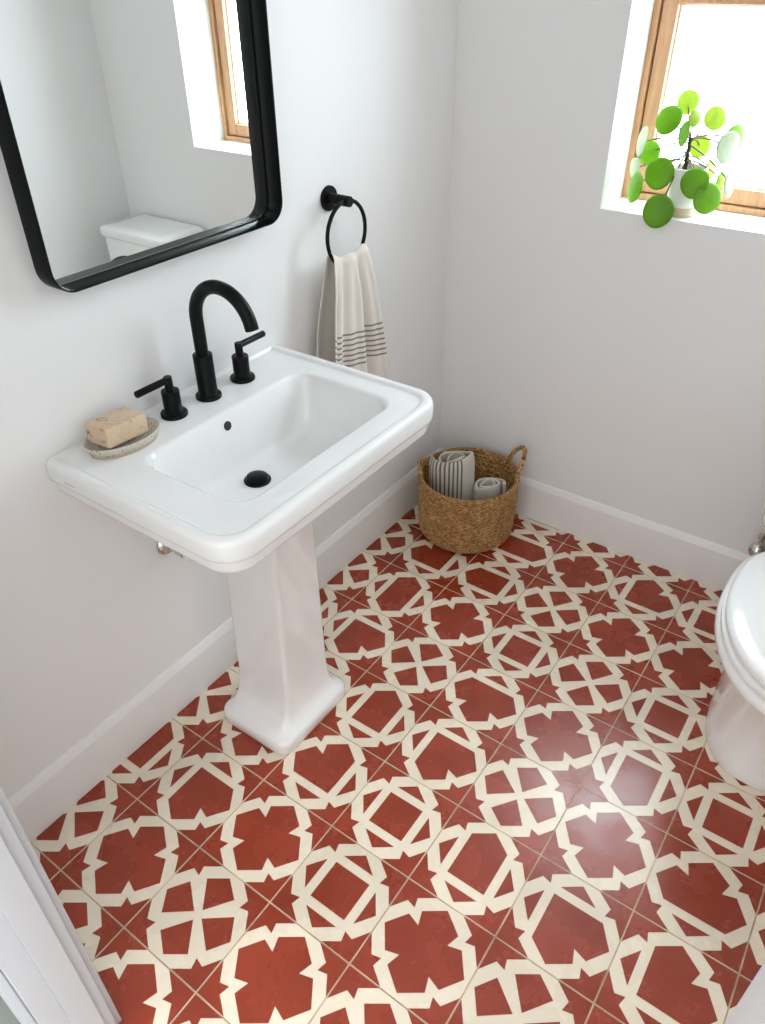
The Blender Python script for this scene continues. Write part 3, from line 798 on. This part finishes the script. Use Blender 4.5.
# ================================================================== TOILET
tx = .725
to = thing('toilet', 'white ceramic toilet with closed lid at the right side under the window', 'toilet', (tx, -.30, 0))
def egg(hw, yb, yf, z, n=64, cx=tx, e0=2.0):
    """bowl outline: squarish at the back yb, round at the front yf"""
    ym = yb + (yf-yb)*.42; out = []
    for k in range(n):
        th = 2*pi*k/n; c, s = cos(th), sin(th)
        if s <= 0:
            e_ = e0
            x = hw*math.copysign(abs(c)**(2/e_), c); y = ym - (ym-yf)*abs(s)**(2/e_)
        else:
            e_ = 3.0
            x = hw*math.copysign(abs(c)**(2/e_), c); y = ym + (yb-ym)*abs(s)**(2/e_)
        out.append(Vector((cx+x, y, z)))
    return out
bowl = MB()
bowl.loft([egg(.150, -.16, -.580, .0005, e0=2.7), egg(.1525, -.158, -.583, .006, e0=2.7), egg(.1525, -.158, -.583, .030, e0=2.7), egg(.150, -.16, -.577, .05, e0=2.7), egg(.150, -.16, -.574, .10, e0=2.7),
           egg(.152, -.16, -.580, .15, e0=2.65), egg(.154, -.16, -.594, .20, e0=2.6), egg(.156, -.16, -.612, .245, e0=2.5), egg(.160, -.16, -.634, .285, e0=2.35), egg(.166, -.162, -.655, .322, e0=2.2), egg(.178, -.165, -.684, .337, e0=2.1),
           egg(.198, -.17, -.708, .3455), egg(.206, -.18, -.722, .358), egg(.206, -.18, -.723, .372), egg(.202, -.18, -.718, .379), egg(.190, -.185, -.712, .3825),
           egg(.13, -.20, -.64, .3825)])
bowl.build('bowl', M['ceramic'], to, sharp=60)
seat = MB()
seat.loft([egg(.188, -.235, -.710, .3855), egg(.196, -.232, -.7155, .389), egg(.196, -.232, -.7155, .399), egg(.189, -.235, -.711, .4025), egg(.15, -.25, -.66, .4025)])
seat.build('seat', M['ceramic'], to, sharp=60)
lid = MB()
lid.loft([egg(.182, -.240, -.702, .4055), egg(.191, -.236, -.709, .4085), egg(.192, -.235, -.710, .418), egg(.1865, -.237, -.7075, .4235), egg(.181, -.242, -.700, .4265), egg(.16, -.26, -.66, .4285), egg(.09, -.34, -.56, .4300), egg(.02, -.43, -.47, .4302)])
lid.build('lid', M['ceramic'], to, sharp=60)
for s_ in (-1, 1): MB().lathe([(.010,-.02), (.011,-.018), (.011,.018), (.010,.02)], (tx+s_*.075, -.222, .4005), axis=(1,0,0), n=20).build('hinge', M['white_plastic'], to)
tk = MB()
def TL(ins, z, r=.03): return rrect(tx-.207+ins, tx+.140-ins, -.140+ins, .052, z, r, 6, (r*.4, r*.4, r, r))
tk.loft([TL(.05, .352), TL(.026, .360), TL(.013, .372), TL(.007, .39), TL(.004, .45), TL(.001, .700)])
tk.build('tank', M['ceramic'], to, sharp=60)
tl = MB()
def TT(ins, z, r=.03): return rrect(tx-.214+ins, tx+.147-ins, -.148+ins, .056, z, r, 6, (r*.4, r*.4, r, r))
tl.loft([TT(.012, .7005), TT(.003, .702), TT(0, .707), TT(0, .728), TT(.003, .734), TT(.010, .7375), TT(.05, .7385)])
tl.build('tank_lid', M['ceramic'], to, sharp=60)
MB().box(tx-.11, tx+.11, -.20, .03, .30, .358).build('tank_saddle', M['ceramic'], to, bevel=.012)

# ---- toilet stop valve on the window wall
vx, vz = .536, .216
tv = thing('toilet_stop_valve', 'chrome stop valve on the wall beside the toilet lid', 'valve', (vx, YB, vz))
MB().lathe([(.015,.0004), (.015,.004), (.012,.010), (.010,.012)], (vx, YB, vz), axis=(0,-1,0), n=32).build('flange', M['chrome'], tv)
MB().lathe([(.009,0), (.009,.030), (.0125,.031), (.0125,.050), (.006,.053)], (vx, YB-.010, vz), axis=(0,-1,0), n=24).build('valve_body', M['chrome'], tv)
MB().lathe([(.006,.046), (.016,.048), (.0225,.054), (.0242,.063), (.0220,.072), (.0150,.079), (.006,.082)], (vx, YB-.008, vz), axis=(0,-1,0), n=28).build('valve_handle', M['chrome'], tv)
MB().tube([(vx, YB-.042, vz), (vx+.001, YB-.042, vz+.03), (vx+.012, YB-.05, vz+.06), (vx+.045, YB-.07, vz+.10), (vx+.06, YB-.08, vz+.134)], .0050, n=10).build('supply_hose', M['chrome'], tv)

# ================================================================== LIGHT
wd = bpy.data.worlds.new('overcast'); scene.world = wd; wd.use_nodes = True
nt = wd.node_tree; bg = nt.nodes['Background']
tc = nt.nodes.new('ShaderNodeTexCoord'); sp_ = nt.nodes.new('ShaderNodeSeparateXYZ')
nt.links.new(tc.outputs['Generated'], sp_.inputs[0])
cr = nt.nodes.new('ShaderNodeValToRGB'); e = cr.color_ramp.elements
mr = nt.nodes.new('ShaderNodeMapRange'); mr.inputs['From Min'].default_value = -1; mr.inputs['From Max'].default_value = 1
nt.links.new(sp_.outputs['Y'], mr.inputs['Value']); nt.links.new(mr.outputs['Result'], cr.inputs['Fac'])
HALL, SKY = 0.115, 1.0
SKY_LOW, SKY_HIGH = 13.4, 25.5
e[0].position = 0.40; e[0].color = (HALL*1.0, HALL*.99, HALL*.98, 1)
e[1].position = 0.56; e[1].color = (SKY*.82, SKY*.93, SKY*1.02, 1)
nt.links.new(cr.outputs['Color'], bg.inputs['Color'])
# an overcast sky: brighter overhead than at the horizon
zr = nt.nodes.new('ShaderNodeMapRange'); zr.inputs['From Min'].default_value = 0.0; zr.inputs['From Max'].default_value = 0.8
zr.inputs['To Min'].default_value = SKY_LOW; zr.inputs['To Max'].default_value = SKY_HIGH
nt.links.new(sp_.outputs['Z'], zr.inputs['Value']); nt.links.new(zr.outputs['Result'], bg.inputs['Strength'])

def area(name, loc, rot_, sx_, sy_, power=None, portal=False, col=(1,1,1)):
    l = bpy.data.lights.new(name, 'AREA'); l.shape = 'RECTANGLE'; l.size = sx_; l.size_y = sy_; l.color = col
    if power: l.energy = power
    if portal: l.cycles.is_portal = True
    o = bpy.data.objects.new(name, l); COL.objects.link(o); o.location = loc; o.rotation_euler = rot_
    return o
area('window_portal', ((WX0+WX1)/2, .318, (WZ0+WZ1)/2), (radians(-90), 0, 0), WX1-WX0, WZ1-WZ0, portal=True)
area('door_portal', ((DX0+DX1)/2, YH-.02, DZ1/2), (radians(90), 0, 0), DX1-DX0, DZ1, portal=True)
# unseen fill lamp, added under the ceiling to brighten the room
l = bpy.data.lights.new('added_fill_lamp', 'POINT'); l.energy = 1.5; l.shadow_soft_size = .14; l.color = (1, .985, .96)
o = bpy.data.objects.new('added_fill_lamp', l); COL.objects.link(o); o.location = (.30, -.95, 2.22)

# ================================================================== CAMERA
cam = bpy.data.cameras.new('camera'); co = bpy.data.objects.new('camera', cam); COL.objects.link(co)
co.location = (0.627813878, -1.87809464, 1.51489711); co.rotation_mode = 'XYZ'
co.rotation_euler = (radians(53.83778987), radians(0.44280411), radians(35.23779223))
cam.sensor_fit = 'VERTICAL'; cam.sensor_height = 36.0; cam.lens = 751.512869*36.0/1024.0
cam.clip_start = .02
scene.camera = co

vsn = scene.view_settings
scene.display_settings.display_device = 'sRGB'
vsn.view_transform = 'Standard'; vsn.look = 'None'; vsn.exposure = 0.15; vsn.gamma = 1.0; vsn.use_curve_mapping = False
scene.cycles.max_bounces = 10; scene.cycles.diffuse_bounces = 7; scene.cycles.glossy_bounces = 5
scene.cycles.transparent_max_bounces = 8; scene.cycles.caustics_reflective = False; scene.cycles.caustics_refractive = False
scene.cycles.sample_clamp_indirect = 8.0
